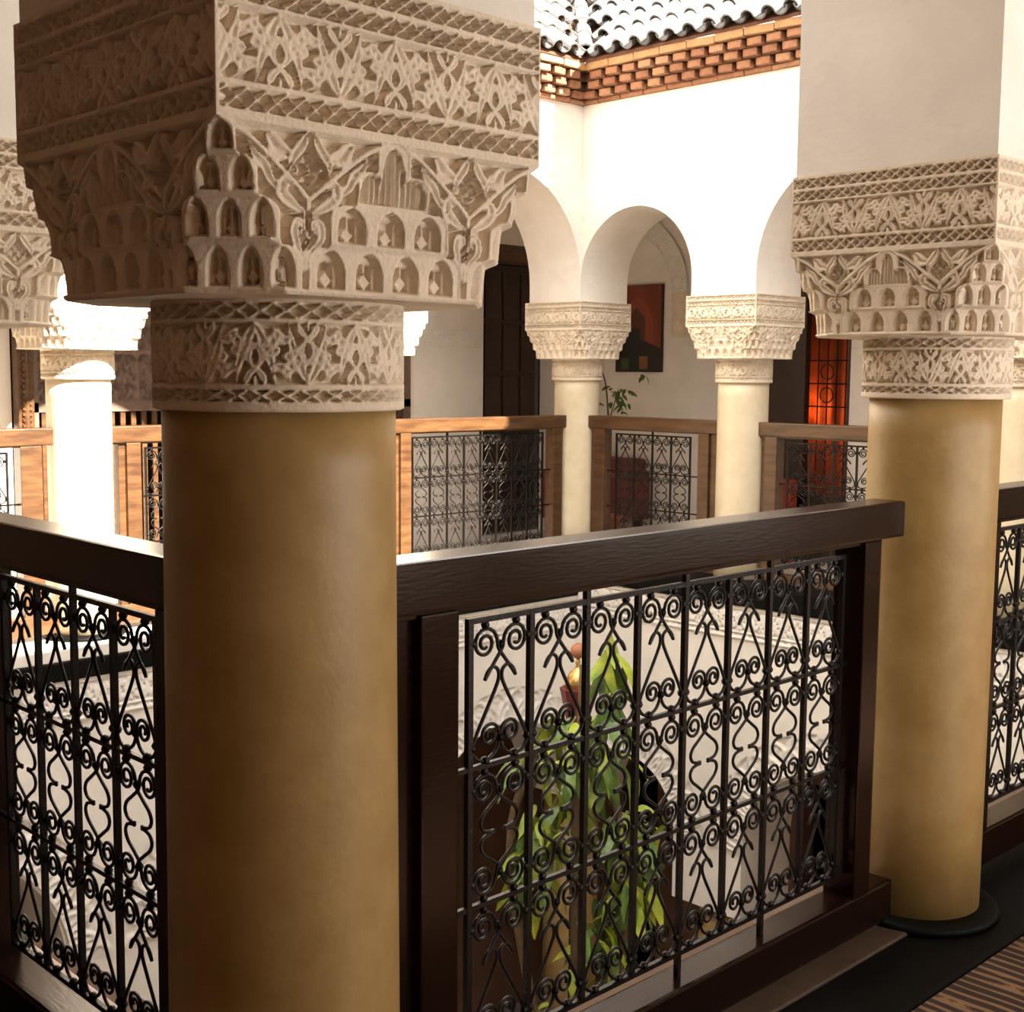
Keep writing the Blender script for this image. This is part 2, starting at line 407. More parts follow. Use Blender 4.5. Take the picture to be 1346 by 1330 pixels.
# ------------------------------------------------------------------ arcade walls (structure)
def arc_pts(a, b, zs, pw, zspring, n=28):
    hs = (b-a)/2-pw; r = hs; c = (a+b)/2; ph = math.asin(min(1, math.sqrt(max(0, r*r-hs*hs))/r))
    cz = zspring + r*math.sin(ph)
    pts = [(c-hs, zs)]
    for i in range(n+1):
        th = math.pi+ph - (math.pi+2*ph)*i/n
        pts.append((c+r*math.cos(th), cz+r*math.sin(th)))
    pts.append((c+hs, zs)); return pts, c, cz, r
def arcade(name, axes, zs, top, zspring, pw, place, m=PLASTER, corner=None):
    ends = ('south' in name) or ('north' in name)
    """wall above capitals pierced by round arches; place maps (s, t, z) to world, t across the wall"""
    mb = MB(); info = []
    def q(p): mb.add([place(*v) for v in p], [(0, 1, 2, 3)])
    for i, a in enumerate(axes):
        if not ends and i in (0, len(axes)-1): continue
        s0, s1 = a-pw, a+pw
        zb_ = corner if (corner is not None and i in (0, len(axes)-1)) else zs
        for t in (-pw, pw): q([(s0, t, zb_), (s1, t, zb_), (s1, t, top), (s0, t, top)])
        q([(s0, -pw, zb_), (s1, -pw, zb_), (s1, pw, zb_), (s0, pw, zb_)])
        if i == 0: q([(s0, -pw, zb_), (s0, pw, zb_), (s0, pw, top), (s0, -pw, top)])
        if i == len(axes)-1: q([(s1, -pw, zb_), (s1, pw, zb_), (s1, pw, top), (s1, -pw, top)])
    for a, b in zip(axes[:-1], axes[1:]):
        pts, c, cz, r = arc_pts(a, b, zs, pw, zspring); info.append((c, cz, r))
        for j, ((x0, z0), (x1, z1)) in enumerate(zip(pts[:-1], pts[1:])):
            if (not ends or corner is not None) and ((a == axes[0] and j == 0) or (b == axes[-1] and j == len(pts)-2)): continue
            for t in (-pw, pw):
                if abs(x1-x0) > 1e-6: q([(x0, t, z0), (x1, t, z1), (x1, t, top), (x0, t, top)])
            q([(x0, -pw, z0), (x1, -pw, z1), (x1, pw, z1), (x0, pw, z0)])
    o = mb.build(name, m); tag(o, kind='structure'); return o, info
SOUTH = lambda s, t, z: (s, t, z); NORTH = lambda s, t, z: (s, LY-t, z)
WEST = lambda s, t, z: (t, s, z); EAST = lambda s, t, z: (LX-t, s, z)
AXN = [0, 1.99, AX[2], LX]
PLACES = (('south', AX, SOUTH), ('north', AXN, NORTH), ('west', AY, WEST), ('east', AY, EAST))
UP = {}; GR = {}
for n, ax, pl in PLACES:
    near = n in ('south', 'west'); UP[n] = arcade('wall_'+n, ax, ZT, WT, 2.22 if near else 1.985, .258 if near else PW, pl)
    UP[n][0]['label'] = 'white plastered arcade wall above the capitals'
# ground floor arcade below
GZ = -4.2
for n, ax, pl in PLACES:
    GR[n] = arcade('wall_'+n+'_ground', ax, -2.05, -.02, -1.62, .27, pl, corner=-1.62)
def stump(mb, x, y, a, z0, z1): mb.box((x-a, y-a, z0), (x+a, y+a, z1))
for ax, pl, nm in ((AX, SOUTH, 's'), (AXN, NORTH, 'n'), (AY[1:-1], WEST, 'w'), (AY[1:-1], EAST, 'e')):
    for a in ax:
        x, y, _ = pl(a, 0, 0)
        e = empty('ground_column', (x, y, GZ)); tag(e, 'ground floor column below the gallery, cream plaster', 'column', 'ground floor columns under the gallery')
        cor = x in (0, LX) and y in (0, LY)
        if cor: MB().lathe((0, 0, 0), [(.2, 0), (.2, 2.58)], 32).build('shaft', OCHRE, e, smooth=True); continue
        link('shaft', bpy.data.meshes.get('ground_shaft') or MB().lathe((0, 0, 0), [(.2, 0), (.2, 2.15)], 32).mesh('ground_shaft', OCHRE, smooth=True), e)

# carved bands round the arches (polar relief)
def arch_band(c, cz, r0, r1, pl, t, name, depth=.012, res=.009, mode='petal', below=0.0, m=WSTUCCO):
    n = int(math.pi*r1/res); th = np.linspace(0, math.pi, n)
    k = int((r1-r0)/res)+1; rr = np.linspace(r0, r1, k); T, Rr = np.meshgrid(th, rr)
    v = (Rr-r0)/(r1-r0); s = T*(r0+r1)/2
    if mode == 'petal':
        p = math.pi/15; u = (T/p) % 1.0-.5
        u2 = ((T/p)+.5) % 1.0-.5
        arc1 = np.abs(np.hypot(u*1.15, (v-.12)*.95)-.46); arc2 = np.abs(np.hypot(u2*1.15, (v-.42)*.95)-.46); arc3 = np.abs(np.hypot(u*1.2, v-.12)-.22)
        H = np.clip((.10-np.minimum(np.minimum(arc1, arc2), arc3))/.06, 0, 1)
        ph = .45*np.sin(T*55+v*9)*np.sin(v*26+T*13); H = np.maximum(H, np.clip(ph, 0, 1))
        H[(v < .06) | (v > .95)] = 1
    else:
        H = UNIT(s, np.clip(v, 0, .999)*.083); H[(v < .04) | (v > .94)] = 1
    env = np.ones(v.shape); tt = (.004 if depth > .004 else .0006)+depth*H
    X = c-Rr*np.cos(T); Z = cz+Rr*np.sin(T)
    P = np.zeros(X.shape+(3,))
    tsgn = 1 if t > 0 else -1
    for i in range(X.shape[0]):
        pass
    tt2 = t+tsgn*tt
    a = pl(0, 0, 0); ex = np.array(pl(1, 0, 0))-np.array(a); et = np.array(pl(0, 1, 0))-np.array(a)
    P = np.array(a)+X[..., None]*ex+tt2[..., None]*et; P[..., 2] += Z
    me = grid_mesh(name, [P], m); return me
for n in ('north', 'east'):
    pl = NORTH if n == 'north' else EAST
    for (c, cz, r) in UP[n][1]:
        o = link('arch_moulding', arch_band(c, cz, r+.03, r+.12, pl, PW, 'arch_moulding', depth=.0015, mode='ara', m=WSTUCCO), UP[n][0])
    for (c, cz, r) in GR[n][1]:
        o = link('arch_moulding', arch_band(c, cz, r+.015, r+.25, pl, .27, 'arch_moulding', depth=.014), GR[n][0])
# carved friezes under the gallery edge
def strip_relief(s0, s1, z0, z1, pl, t, name, depth=.012, res=.006, m=WSTUCCO):
    nz = int((z1-z0)/res)+1; ns = int((s1-s0)/res)+1; S, Z = np.meshgrid(np.linspace(s0, s1, ns), np.linspace(z0, z1, nz)); h = z1-z0
    v = (Z-z0)/h; H = np.ones(S.shape)
    m1 = (v > .22) & (v < .86); H[m1] = UNIT(S[m1]*1.1, (v[m1]-.22)/.64*.083)
    m2 = (v > .08) & (v < .17); H[m2] = lattice(S[m2], v[m2], .08, .17, .05)
    tt = t+(1 if t > 0 else -1)*(.003+depth*H)
    a = np.array(pl(0, 0, 0), float); ex = np.array(pl(1, 0, 0))-a; et = np.array(pl(0, 1, 0))-a
    P = a+S[..., None]*ex+tt[..., None]*et; P[..., 2] += Z
    return grid_mesh(name, [P], m)
o = link('carved_frieze', strip_relief(.27, LY-.27, -.25, -.045, EAST, .27, 'carved_frieze'), GR['east'][0])
o = link('carved_frieze', strip_relief(.27, LX-.27, -.365, -.155, NORTH, .27, 'carved_frieze'), GR['north'][0])

# kerbs at the gallery edge
def structure(name, mb, m, label=None, bevel=0, parent=None):
    o = mb.build(name, m, parent, bevel=bevel)
    if not parent: tag(o, label, kind='structure')
    return o
GD = 1.5                                  # gallery depth on the far sides
kin = .27
structure('trim_1', MB().box((-kin, -kin, -.15), (LX+kin, .07, 0)), KERB, 'black glazed kerb under the near right balustrade', .008)
structure('trim_2', MB().box((-kin, .07, -.15), (.07, LY-.1, 0)), KERB, 'black glazed kerb under the near left balustrade', .008)
structure('trim_3', MB().box((.07, .072, -.12), (LX-.3, .21, -.012)), STONE, 'pinkish stone ledge outside the near right balustrade', .006)
structure('trim_4', MB().box((.072, .21, -.12), (.21, LY-.3, -.012)), STONE, 'pinkish stone ledge outside the near left balustrade', .006)
structure('trim_5', MB().box((-.27, LY-.30, -.155), (LX-.28, LY+kin, -.06)), KERB, 'black glazed kerb of the far left side', .008)
structure('trim_6', MB().box((-.27, LY-.28, -.06), (LX-.28, LY+kin, 0)), PLASTER, 'pale ledge on the far left kerb', .006)
structure('trim_7', MB().box((LX-.30, -.2, -.045), (LX+kin, LY+kin, .085)), KERB, 'black glazed kerb of the far right side', .008)

structure('trim_14', MB().box((.25, -.085, 0), (1.79, .005, .010)), mat('worn_board', (.10, .065, .045), .5, .2, 8, .2, 40), 'worn boards lying along the foot of the near right balustrade', .003)
# floors, ceilings, back walls of the galleries
BY, BX = -2.4, -1.9
NX, NY = LX+GD, LY+GD
fl = MB(); fl.box((BX, BY, -.3), (NX, -kin, -.02)); fl.box((BX, -kin, -.3), (-kin, NY, -.02))
structure('floor', fl, FLOORM, 'dark tiled gallery floor')
structure('floor_far', MB().box((-kin, LY+kin, -.3), (NX, NY, -.03)).box((LX+kin, -kin, -.3), (NX, LY+kin, -.02)), PALEFLOOR, 'pale tiled floor of the far galleries')
cl = MB(); t = .15

cl.box((-PW, LY+PW, CEIL), (NX, NY, CEIL+t)); cl.box((LX+PW, -PW, CEIL), (NX, LY+PW, CEIL+t))
structure('ceiling_near', MB().box((BX, BY, 3.06), (NX, -.26, 3.2)).box((BX, -.26, 3.06), (-.26, NY, 3.2)), TAN, 'tan ceiling of the near galleries')
structure('ceiling', cl, mat('ceiling_wood', (.62, .52, .42), .7, .1, 5, .2, 30), 'gallery ceiling')
def wall_with_holes(name, s0, s1, z0, z1, holes, place, m, t=.25, label=None):
    """rectangles (a,b,c,d) are cut; place(s,t,z)"""
    mb = MB(); ss = sorted(set([s0, s1]+[h[0] for h in holes]+[h[1] for h in holes])); zz = sorted(set([z0, z1]+[h[2] for h in holes]+[h[3] for h in holes]))
    for a, b in zip(ss[:-1], ss[1:]):
        for c, d in zip(zz[:-1], zz[1:]):
            if any(h[0] <= a+1e-6 and h[1] >= b-1e-6 and h[2] <= c+1e-6 and h[3] >= d-1e-6 for h in holes): continue
            p, q = place(a, 0, c), place(b, t, d)
            mb.box(tuple(min(i, j) for i, j in zip(p, q)), tuple(max(i, j) for i, j in zip(p, q)))
    o = mb.build(name, m); tag(o, label, kind='structure'); return o
FILL_WIN = [(.5, 2.6, .5, 2.65), (2.9, 5.0, .5, 2.65)]  # unseen openings added to let sky light fill the near gallery
wall_with_holes('wall_back_south', BX-.25, NX+.25, -.3, WT, FILL_WIN, lambda s, t, z: (s, BY-t, z), TAN, label='gallery wall behind the viewer with windows added for fill light')
wall_with_holes('wall_back_west', BY, NY, -.3, WT, [], lambda s, t, z: (BX-t, s, z), mat('brown_bounce_cut', (.20, .12, .07), .6, .1, 5, .15, 30), label='gallery wall to the left of the viewer')  # unseen wall, colour darkened to cut light bounced onto the capital
nb = wall_with_holes('wall_back_north', BX, NX, -.3, WT, [(2.29, 5.49, -.02, 2.3), (6.228, 7.15, -.02, 2.3)], lambda s, t, z: (s, NY+t, z), PLASTER, label='gallery back wall with doorways behind the far left side')
eb = wall_with_holes('wall_back_east', BY, NY+.25, -.3, WT, [(3.41, 4.32, -.02, 2.25)], lambda s, t, z: (NX+t, s, z), PLASTER, label='gallery back wall with the painting and red lit doorway')
link('carved_frieze', strip_relief(5.52, 6.21, 1.565, 1.70, lambda s, t, z: (s, NY-t, z), .001, 'carved_frieze', .006, .008), nb)
link('carved_frieze', strip_relief(-.3, 2.27, 1.565, 1.70, lambda s, t, z: (s, NY-t, z), .001, 'carved_frieze', .006, .008), nb)
link('carved_frieze', strip_relief(4.34, 4.93, 1.55, 1.66, lambda s, t, z: (NX-t, s, z), .001, 'carved_frieze', .005, .008), eb)
link('carved_frieze', strip_relief(1.0, 3.39, 1.55, 1.66, lambda s, t, z: (NX-t, s, z), .001, 'carved_frieze', .006, .008), eb)
link('arch_moulding', arch_band(5.55, 2.02, .50, .66, lambda s, t, z: (NX-t, s, z), .001, 'arch_moulding', .008, .008, 'ara'), eb)
link('carved_frieze', strip_relief(1.55, 2.02, -4.89-.0, -5.05+.32, lambda s, t, z: (NX-t, 4.89+0*s, s), .001, 'carved_frieze', .006, .02), eb) if False else None
# upright legs of the blind arch
def upright(y0, y1, z0, z1):
    ny, nz = 20, int((z1-z0)/.008); Yv, Zv = np.meshgrid(np.linspace(y0, y1, ny), np.linspace(z0, z1, nz))
    H = UNIT(Zv, (Yv-y0)/(y1-y0)*.0829); H[:, 0] = H[:, -1] = 1
    return grid_mesh('arch_moulding', [np.stack([NX-.004-.008*H, Yv, Zv], -1)], STUCCO)
link('arch_moulding', upright(4.89, 5.05, 1.66, 2.02), eb)
# frames of the unseen windows added behind the viewer for fill light
for i, (a, b, c, d) in enumerate(FILL_WIN):
    w = MB()
    for (p, q) in (((a, c), (a+.06, d)), ((b-.06, c), (b, d)), ((a, c), (b, c+.06)), ((a, d-.06), (b, d)), (((a+b)/2-.02, c), ((a+b)/2+.02, d))):
        w.box((p[0], BY-.16, p[1]), (q[0], BY-.10, q[1]))
    structure('fill_window_%d' % (i+1), w, WOODL, 'wooden frame of an opening added behind the viewer for fill light')
structure('trim_13', MB().box((0, BY-1.75, 2.72), (6.0, BY-.25, 2.80)), WOODL, 'unseen timber canopy added to keep the sun out of the added windows')  # added sun blocker, out of view
# dark rooms behind the doorways
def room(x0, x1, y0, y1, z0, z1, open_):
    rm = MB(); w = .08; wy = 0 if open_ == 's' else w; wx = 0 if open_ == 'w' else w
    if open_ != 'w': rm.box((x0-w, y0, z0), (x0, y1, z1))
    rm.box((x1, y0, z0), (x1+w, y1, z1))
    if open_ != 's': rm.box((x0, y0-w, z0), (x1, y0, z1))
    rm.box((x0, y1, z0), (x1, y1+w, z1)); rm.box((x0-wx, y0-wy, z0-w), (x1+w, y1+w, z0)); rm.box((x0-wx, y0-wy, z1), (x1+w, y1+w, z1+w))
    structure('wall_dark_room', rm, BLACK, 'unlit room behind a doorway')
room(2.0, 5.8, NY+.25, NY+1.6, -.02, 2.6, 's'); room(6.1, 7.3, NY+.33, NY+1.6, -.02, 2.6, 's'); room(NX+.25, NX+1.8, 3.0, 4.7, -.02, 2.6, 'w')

# ------------------------------------------------------------------ carved wooden screens and doors
def screen(x0, x1, z0, z1, y, label, name='carved_screen', m=SCREENW, slats=True):
    e = empty(name, ((x0+x1)/2, y, z0)); tag(e, label, 'screen'); w = x1-x0; h = z1-z0
    f = MB()
    for a, b in (((-w/2, 0), (-w/2+.07, h)), ((w/2-.07, 0), (w/2, h)), ((-w/2, h-.07), (w/2, h)), ((-w/2, 0), (w/2, .07)), ((-w/2, 1.12), (w/2, 1.18))):
        f.box((a[0], -.02, a[1]), (b[0], .03, b[1]))
    f.build('frame', m, e)
    # pierced panel above: relief grid
    nx_ = int((w-.14)/.012); nz_ = int((h-1.25)/.012); X, Z = np.meshgrid(np.linspace(-w/2+.07, w/2-.07, nx_), np.linspace(1.18, h-.07, nz_))
    H = UNIT(X, (Z*.45) % .083); H = np.maximum(H, lattice(X, Z, 1.18, 1.30, .09)*0); gx = (np.abs((X/.30) % 1-.5) > .44); H[gx] = 1.2
    gz = (np.abs(((Z-1.18)/.33) % 1-.5) > .44); H[gz] = 1.2
    link('carved_panel', grid_mesh('carved_panel', [np.stack([X, .02-.03*H, Z], -1)], m, False), e)
    n = int((w-.14)/.075); me = None
    for k in range(n):
        x = -w/2+.07+(k+.5)*(w-.14)/n
        if me is None: me = box_mesh('slat', (-.018, -.012, .07), (.018, .012, 1.12), WOODL, .003)
        link('slat', me, e, (x, 0, 0))
    return e
screen(2.41, 3.92, -.02, 2.3, NY+.06, 'carved brown wooden screen with upright slats behind the sunlit left column')
screen(3.92, 5.49, -.02, 2.3, NY+.06, 'carved wooden screen behind the thick foreground column, mostly hidden')
o = MB(); 
for k in range(40): pass
j = empty('door_post', (2.345, NY-.06, -.02)); tag(j, 'carved orange brown door post at the far left, left of the glaring column', 'post')
MB().box((-.05, -.03, 0), (.05, .05, 2.3)).build('post', WOODL, j, bevel=.004)
tw = MB(); tw.tube([(0, -.03, .1), (0, -.03, 2.2)], .02, 8); 
for k in range(60): tw.box((-.03, -.045, .12+k*.034), (.03, -.028, .136+k*.034))
tw.build('rope_carving', WOODL, j)
# black doorway right of the white pier: double panelled door standing back
d = empty('dark_door', (6.69, NY+.27, -.02)); tag(d, 'tall black brown panelled door in the shade left of the corner column', 'door')
dm = MB().box((-.46, 0, 0), (.46, .05, 2.3)).build('leaf', DARKWOOD, d, bevel=.004)
for i in range(4):
    for k in range(5):
        x = -.42+i*.215; z = .08+k*.44
        link('panel', bpy.data.meshes.get('door_panel') or box_mesh('door_panel', (0, -.018, 0), (.19, .004, .40), DARKWOOD, .006), d, (x, 0, z))
# lintel
structure('trim_8', MB().box((6.228, NY-.01, 2.28), (7.15, NY+.2, 2.42)), WOODL, 'brown lintel over the dark doorway', .004)

# red lit doorway on the east wall with wrought iron grille and curtain
d = empty('grille_door', (NX+.1, 3.865, -.02)); tag(d, 'dark door with wrought iron grille over glowing orange curtain', 'door')
f = MB()
for a, b in ((-.455, -.39), (.39, .455), (-.03, .03)): f.box((-.03, a, 0), (.03, b, 2.27))
f.box((-.03, -.455, 2.2), (.03, .455, 2.27)); f.box((-.03, -.455, 0), (.03, .455, .5)); f.build('frame', DARKWOOD, d)
g = MB()
for k in range(5): g.tube([(-.0, -.36+k*.078, .5), (0, -.36+k*.078, 2.2)], .006, 6)
for z in (1.16, 1.33, 1.5, 1.85): g.tube([(0, -.39, z), (0, .39, z)], .006, 6)
for k in range(2):
    c = (0, -.20, 1.245+k*.17)
    g.tube([(0, c[1]+.055*math.cos(t), c[2]+.055*math.sin(t)) for t in np.linspace(0, 2*math.pi, 20)], .005, 6)
g.build('iron_grille', IRON, d)
MB().box((-.02, .03, .5), (.02, .39, 2.2)).build('shut_leaf', DARKWOOD, d)
cu = empty('orange_curtain', (NX+.42, 3.72, 0)); tag(cu, 'orange curtain glowing behind the iron door grille', 'curtain')
n = 70; ys = np.linspace(-.42, .5, n); zs = np.linspace(0, 2.2, 6); Yg, Zg = np.meshgrid(ys, zs)
link('cloth', grid_mesh('cloth', [np.stack([.018*np.sin(Yg*55)+.01*np.sin(Yg*23+Zg), Yg, Zg], -1)], ORANGE), cu)
la = empty('wall_lantern', (NX+.34, 4.0, .98)); tag(la, 'small lamp glowing behind the iron door grille', 'lamp')
MB().lathe((0, 0, 0), [(.02, 0), (.035, .03), (.03, .07), (.01, .1)], 16).build('base', BRASS, la)
gm = bpy.data.materials.new('lamp_glass'); gm.use_nodes = True; b = gm.node_tree.nodes['Principled BSDF']; b.inputs['Emission Color'].default_value = (1, .35, .06, 1); b.inputs['Emission Strength'].default_value = 6
MB().ball((0, 0, .12), .03, 12, 8).build('bulb', gm, la, smooth=True)
pl_ = bpy.data.lights.new('bulb_light', 'POINT'); pl_.energy = .8; pl_.color = (1, .45, .15); pl_.shadow_soft_size = .03
po = bpy.data.objects.new('bulb_light', pl_); COL.objects.link(po); po.location = (-.10, -.02, .1); po.parent = la

# ------------------------------------------------------------------ wrought iron balustrades
RR = .0035
def spiral(c, r0, r1, a0, turns, sgn, n=30):
    out = []
    for i in range(n+1):
        t = i/n; a = a0+sgn*turns*2*math.pi*t; r = r0+(r1-r0)*t**.85
        out.append((c[0]+r*math.cos(a), c[1]+r*math.sin(a)))
    return out
def tube2d(mb, pts, mx=1, mz=None, r=RR, n=6):
    P = []
    for x, z in pts:
        if mz is not None: z = mz-z
        P.append((x*mx, 0, z))
    mb.tube(P, r, n)
def collars(mb, cs, mx=1, mz=None):
    for x, z in cs:
        if mz is not None: z = mz-z
        mb.ball((x*mx, 0, z), .0085, 6, 4)
def strand_top(tail):
    sp = spiral((-.037, -.043), .030, .007, 0, 1.85, 1)[::-1]
    return sp + [tuple(p) for p in smooth([sp[-1]]+tail, 6)[1:]]
def m_scroll(side, tail, cs, mz=None, name='scroll', zsc=1):
    mb = MB(); tube2d(mb, strand_top(tail), side, mz); collars(mb, cs, side, mz)
    if zsc != 1: mb.v = [(x, y, z*zsc) for x, y, z in mb.v]
    return mb.mesh(name, IRON, smooth=True)
T_A = [(-.004, -.056), (.012, -.076), (.026, -.093), (.036, -.106)]
T_B = [(-.002, -.058), (.018, -.074), (.038, -.089), (.045, -.104), (.038, -.117), (.022, -.122), (.012, -.122)]
C_T = [(-.037, -.010), (0, -.049), (-.066, -.040)]
def m_hook(side, zsc):
    mb = MB(); pts = [tuple(p) for p in smooth([(.037, -.108), (.030, -.094), (.018, -.086), (.006, -.093), (.004, -.108), (.013, -.128), (.037, -.168), (.060, -.208), (.070, -.236), (.0715, -.252)], 5)]
    tube2d(mb, pts, side); collars(mb, [(.0665, -.222)], side); mb.v = [(x, y, z*zsc) for x, y, z in mb.v]; return mb.mesh('hook', IRON, smooth=True)
def m_volute(side, zsc):
    sp = spiral((.025, -.206), .0235, .006, math.pi, 1.6, -1)
    pre = [tuple(p) for p in smooth([(.069, -.226), (.056, -.243), (.035, -.249), (.014, -.240), (.003, -.224), sp[0]], 5)]
    mb = MB(); tube2d(mb, pre+sp[1:], side); collars(mb, [(.035, -.249), (.0, -.214)], side)
    mb.v = [(x, y, z*zsc) for x, y, z in mb.v]; return mb.mesh('volute', IRON, smooth=True)
ZR = [.957, .700, .452, .185]
PARTS = []
for s in (1, -1):
    for row, z in ((0, ZR[0]), (2, ZR[2])):
        k = (ZR[row]-ZR[row+1])/.257
        PARTS += [('scroll', m_scroll(s, T_A, C_T, zsc=k), z), ('hook', m_hook(s, k), z), ('volute', m_volute(s, k), z)]
    PARTS += [('scroll', m_scroll(s, T_B, C_T), ZR[1]), ('scroll', m_scroll(s, T_B, C_T, mz=-.248), ZR[1])]
def balustrade(x, y, rz, L, posts, s0, cells, sp, rail, label, wood=WOOD, z=0, extra=0):
    """L rail span (a,b); posts list (a,b,thick); grille from s0"""
    e = empty('balustrade', (x, y, z), rz); tag(e, label, 'balustrade', 'balustrades around the gallery')
    rm_ = MB().box((rail[0], -.045, .992), (rail[1], .045, 1.078)).build('top_rail', wood, e, bevel=.007)
    MB().box((rail[0], -.033, .984), (rail[1]-.1, .033, .994)).build('rail_moulding', wood, rm_, bevel=.002)
    MB().box((rail[0], -.042, .035), (rail[1]+.012, .042, .135)).build('bottom_rail', wood, e, bevel=.007)
    for (a, b, th) in posts:
        MB().box((a, -th, .13), (b, th, .99)).build('post', wood, e, bevel=.004)
    s1 = s0+cells*sp
    g = MB()
    g.box((s0-.006, -.005, ZR[0]-.005), (s1+.006, .005, ZR[0]+.005))
    g = g.build('iron_grille', IRON, e); link('bar', g.data, g, (0, 0, ZR[3]-ZR[0]))
    inner0 = max(b for a, b, th in posts if a < s0); inner1 = min(a for a, b, th in posts if a > s0+.1)
    hb = box_mesh('bar', (inner0-s0, -.0045, -.0045), (inner1-s0, .0045, .0045), IRON)
    for zz in (ZR[1], ZR[2]): link('bar', hb, g, (s0, 0, zz))
    vb = [box_mesh('bar', (-.0056, -.0056, ZR[3]), (.0056, .0056, ZR[0]), IRON), box_mesh('bar', (-.0056, -.0056, ZR[3]), (.0056, .0056, .986), IRON), box_mesh('bar', (-.0056, -.0056, .13), (.0056, .0056, .986), IRON)]
    for k in range(cells+1):
        kk = 0 if k % 2 else (2 if k in (4, 6) else 1)
        if k in (0, cells): kk = 0
        link('bar', vb[kk], g, (s0+k*sp, 0, 0))
    fx = sp/.1475
    for k in range(cells):
        for nm, me, zz in PARTS:
            o = link(nm, me, g, (s0+(k+.5)*sp, 0, zz)); o.scale = (fx, 1, 1)
    return e
PA = [(.184, .238, .022), (.236, .317, .042)]
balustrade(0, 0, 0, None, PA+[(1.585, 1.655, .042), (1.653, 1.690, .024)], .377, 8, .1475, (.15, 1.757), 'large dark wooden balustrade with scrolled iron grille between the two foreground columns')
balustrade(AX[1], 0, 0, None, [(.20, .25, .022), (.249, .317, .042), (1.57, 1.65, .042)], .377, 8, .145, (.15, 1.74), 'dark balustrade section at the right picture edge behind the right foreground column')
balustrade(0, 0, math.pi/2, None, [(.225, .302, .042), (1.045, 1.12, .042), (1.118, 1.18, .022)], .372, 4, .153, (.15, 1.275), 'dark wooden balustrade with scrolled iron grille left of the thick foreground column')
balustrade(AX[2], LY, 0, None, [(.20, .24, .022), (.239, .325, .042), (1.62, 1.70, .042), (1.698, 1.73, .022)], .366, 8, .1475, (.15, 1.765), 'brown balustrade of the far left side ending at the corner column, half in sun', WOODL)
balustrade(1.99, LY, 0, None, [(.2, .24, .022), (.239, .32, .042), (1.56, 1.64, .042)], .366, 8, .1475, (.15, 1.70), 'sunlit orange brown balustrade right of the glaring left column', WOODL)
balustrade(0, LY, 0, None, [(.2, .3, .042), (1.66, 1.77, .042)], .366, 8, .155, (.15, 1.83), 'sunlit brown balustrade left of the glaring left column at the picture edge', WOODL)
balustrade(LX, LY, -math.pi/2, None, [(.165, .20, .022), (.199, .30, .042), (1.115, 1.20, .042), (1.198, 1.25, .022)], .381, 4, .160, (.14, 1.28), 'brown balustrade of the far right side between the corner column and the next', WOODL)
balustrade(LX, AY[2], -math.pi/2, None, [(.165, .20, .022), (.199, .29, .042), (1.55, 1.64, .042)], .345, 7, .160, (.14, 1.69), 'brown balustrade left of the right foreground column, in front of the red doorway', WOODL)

# ------------------------------------------------------------------ brick cornices, tiled roofs
def cornice(name, pl, s0, s1, sgn, label, offs=.0):
    root = MB(); b0 = PW+.005
    a = sorted((s0, s1)); 
    # backing steps
    for k, (z0, z1, o) in enumerate(((3.15, 3.177, .0), (3.177, 3.229, .02), (3.229, 3.281, .055), (3.281, 3.333, .09), (3.333, 3.385, .12))):
        p, q = pl(a[0], 0, z0), pl(a[1], b0+o, z1)
        root.box(tuple(min(i, j) for i, j in zip(p, q)), tuple(max(i, j) for i, j in zip(p, q)))
    r = root.build(name, MORTAR); tag(r, label, kind='structure')
    lib = {}
    def brick(w, h, dpt, m):
        key = (w, h, dpt, m.name)
        if key not in lib: lib[key] = box_mesh('brick', (-w/2, -dpt/2, 0), (w/2, dpt/2, h), m, .005)
        return lib[key]
    ex = Vector(pl(1, 0, 0))-Vector(pl(0, 0, 0)); rz = math.atan2(ex.y, ex.x)
    def put(s, t, z, me):
        x, y, zz = pl(s, t, z); link('brick', me, r, (x, y, zz), (random.uniform(-.03, .03), random.uniform(-.03, .03), rz+random.uniform(-.03, .03)))
    def course(z, w, h, dpt, pitch, off, t, mats):
        s = off; lim = abs(s1-s0)
        while s < lim:
            put(s1-(s)*sgn if False else (s1-s if s1 > s0 else s1+s), t+random.uniform(-.004, .004), z, brick(w, h, dpt, random.choice(mats))); s += pitch
    course(3.151, .19, .025, .05, .195, .30, b0+.0, BRICKM)
    course(3.180, .098, .043, .10, .137, .36, b0+.020, BRICKM)
    course(3.232, .098, .043, .10, .137, .43, b0+.055, BRICKM)
    course(3.284, .098, .043, .10, .137, .48, b0+.090, BRICKM)
    course(3.335, .204, .047, .10, .210, .50, b0+.110, [BRICKY])
    return r
cornice('trim_9', EAST, .9, LY, 1, 'brick cornice of staggered headers under the far right roof')
cornice('trim_10', NORTH, 2.6, LX, 1, 'brick cornice under the far left roof, partly sunlit')
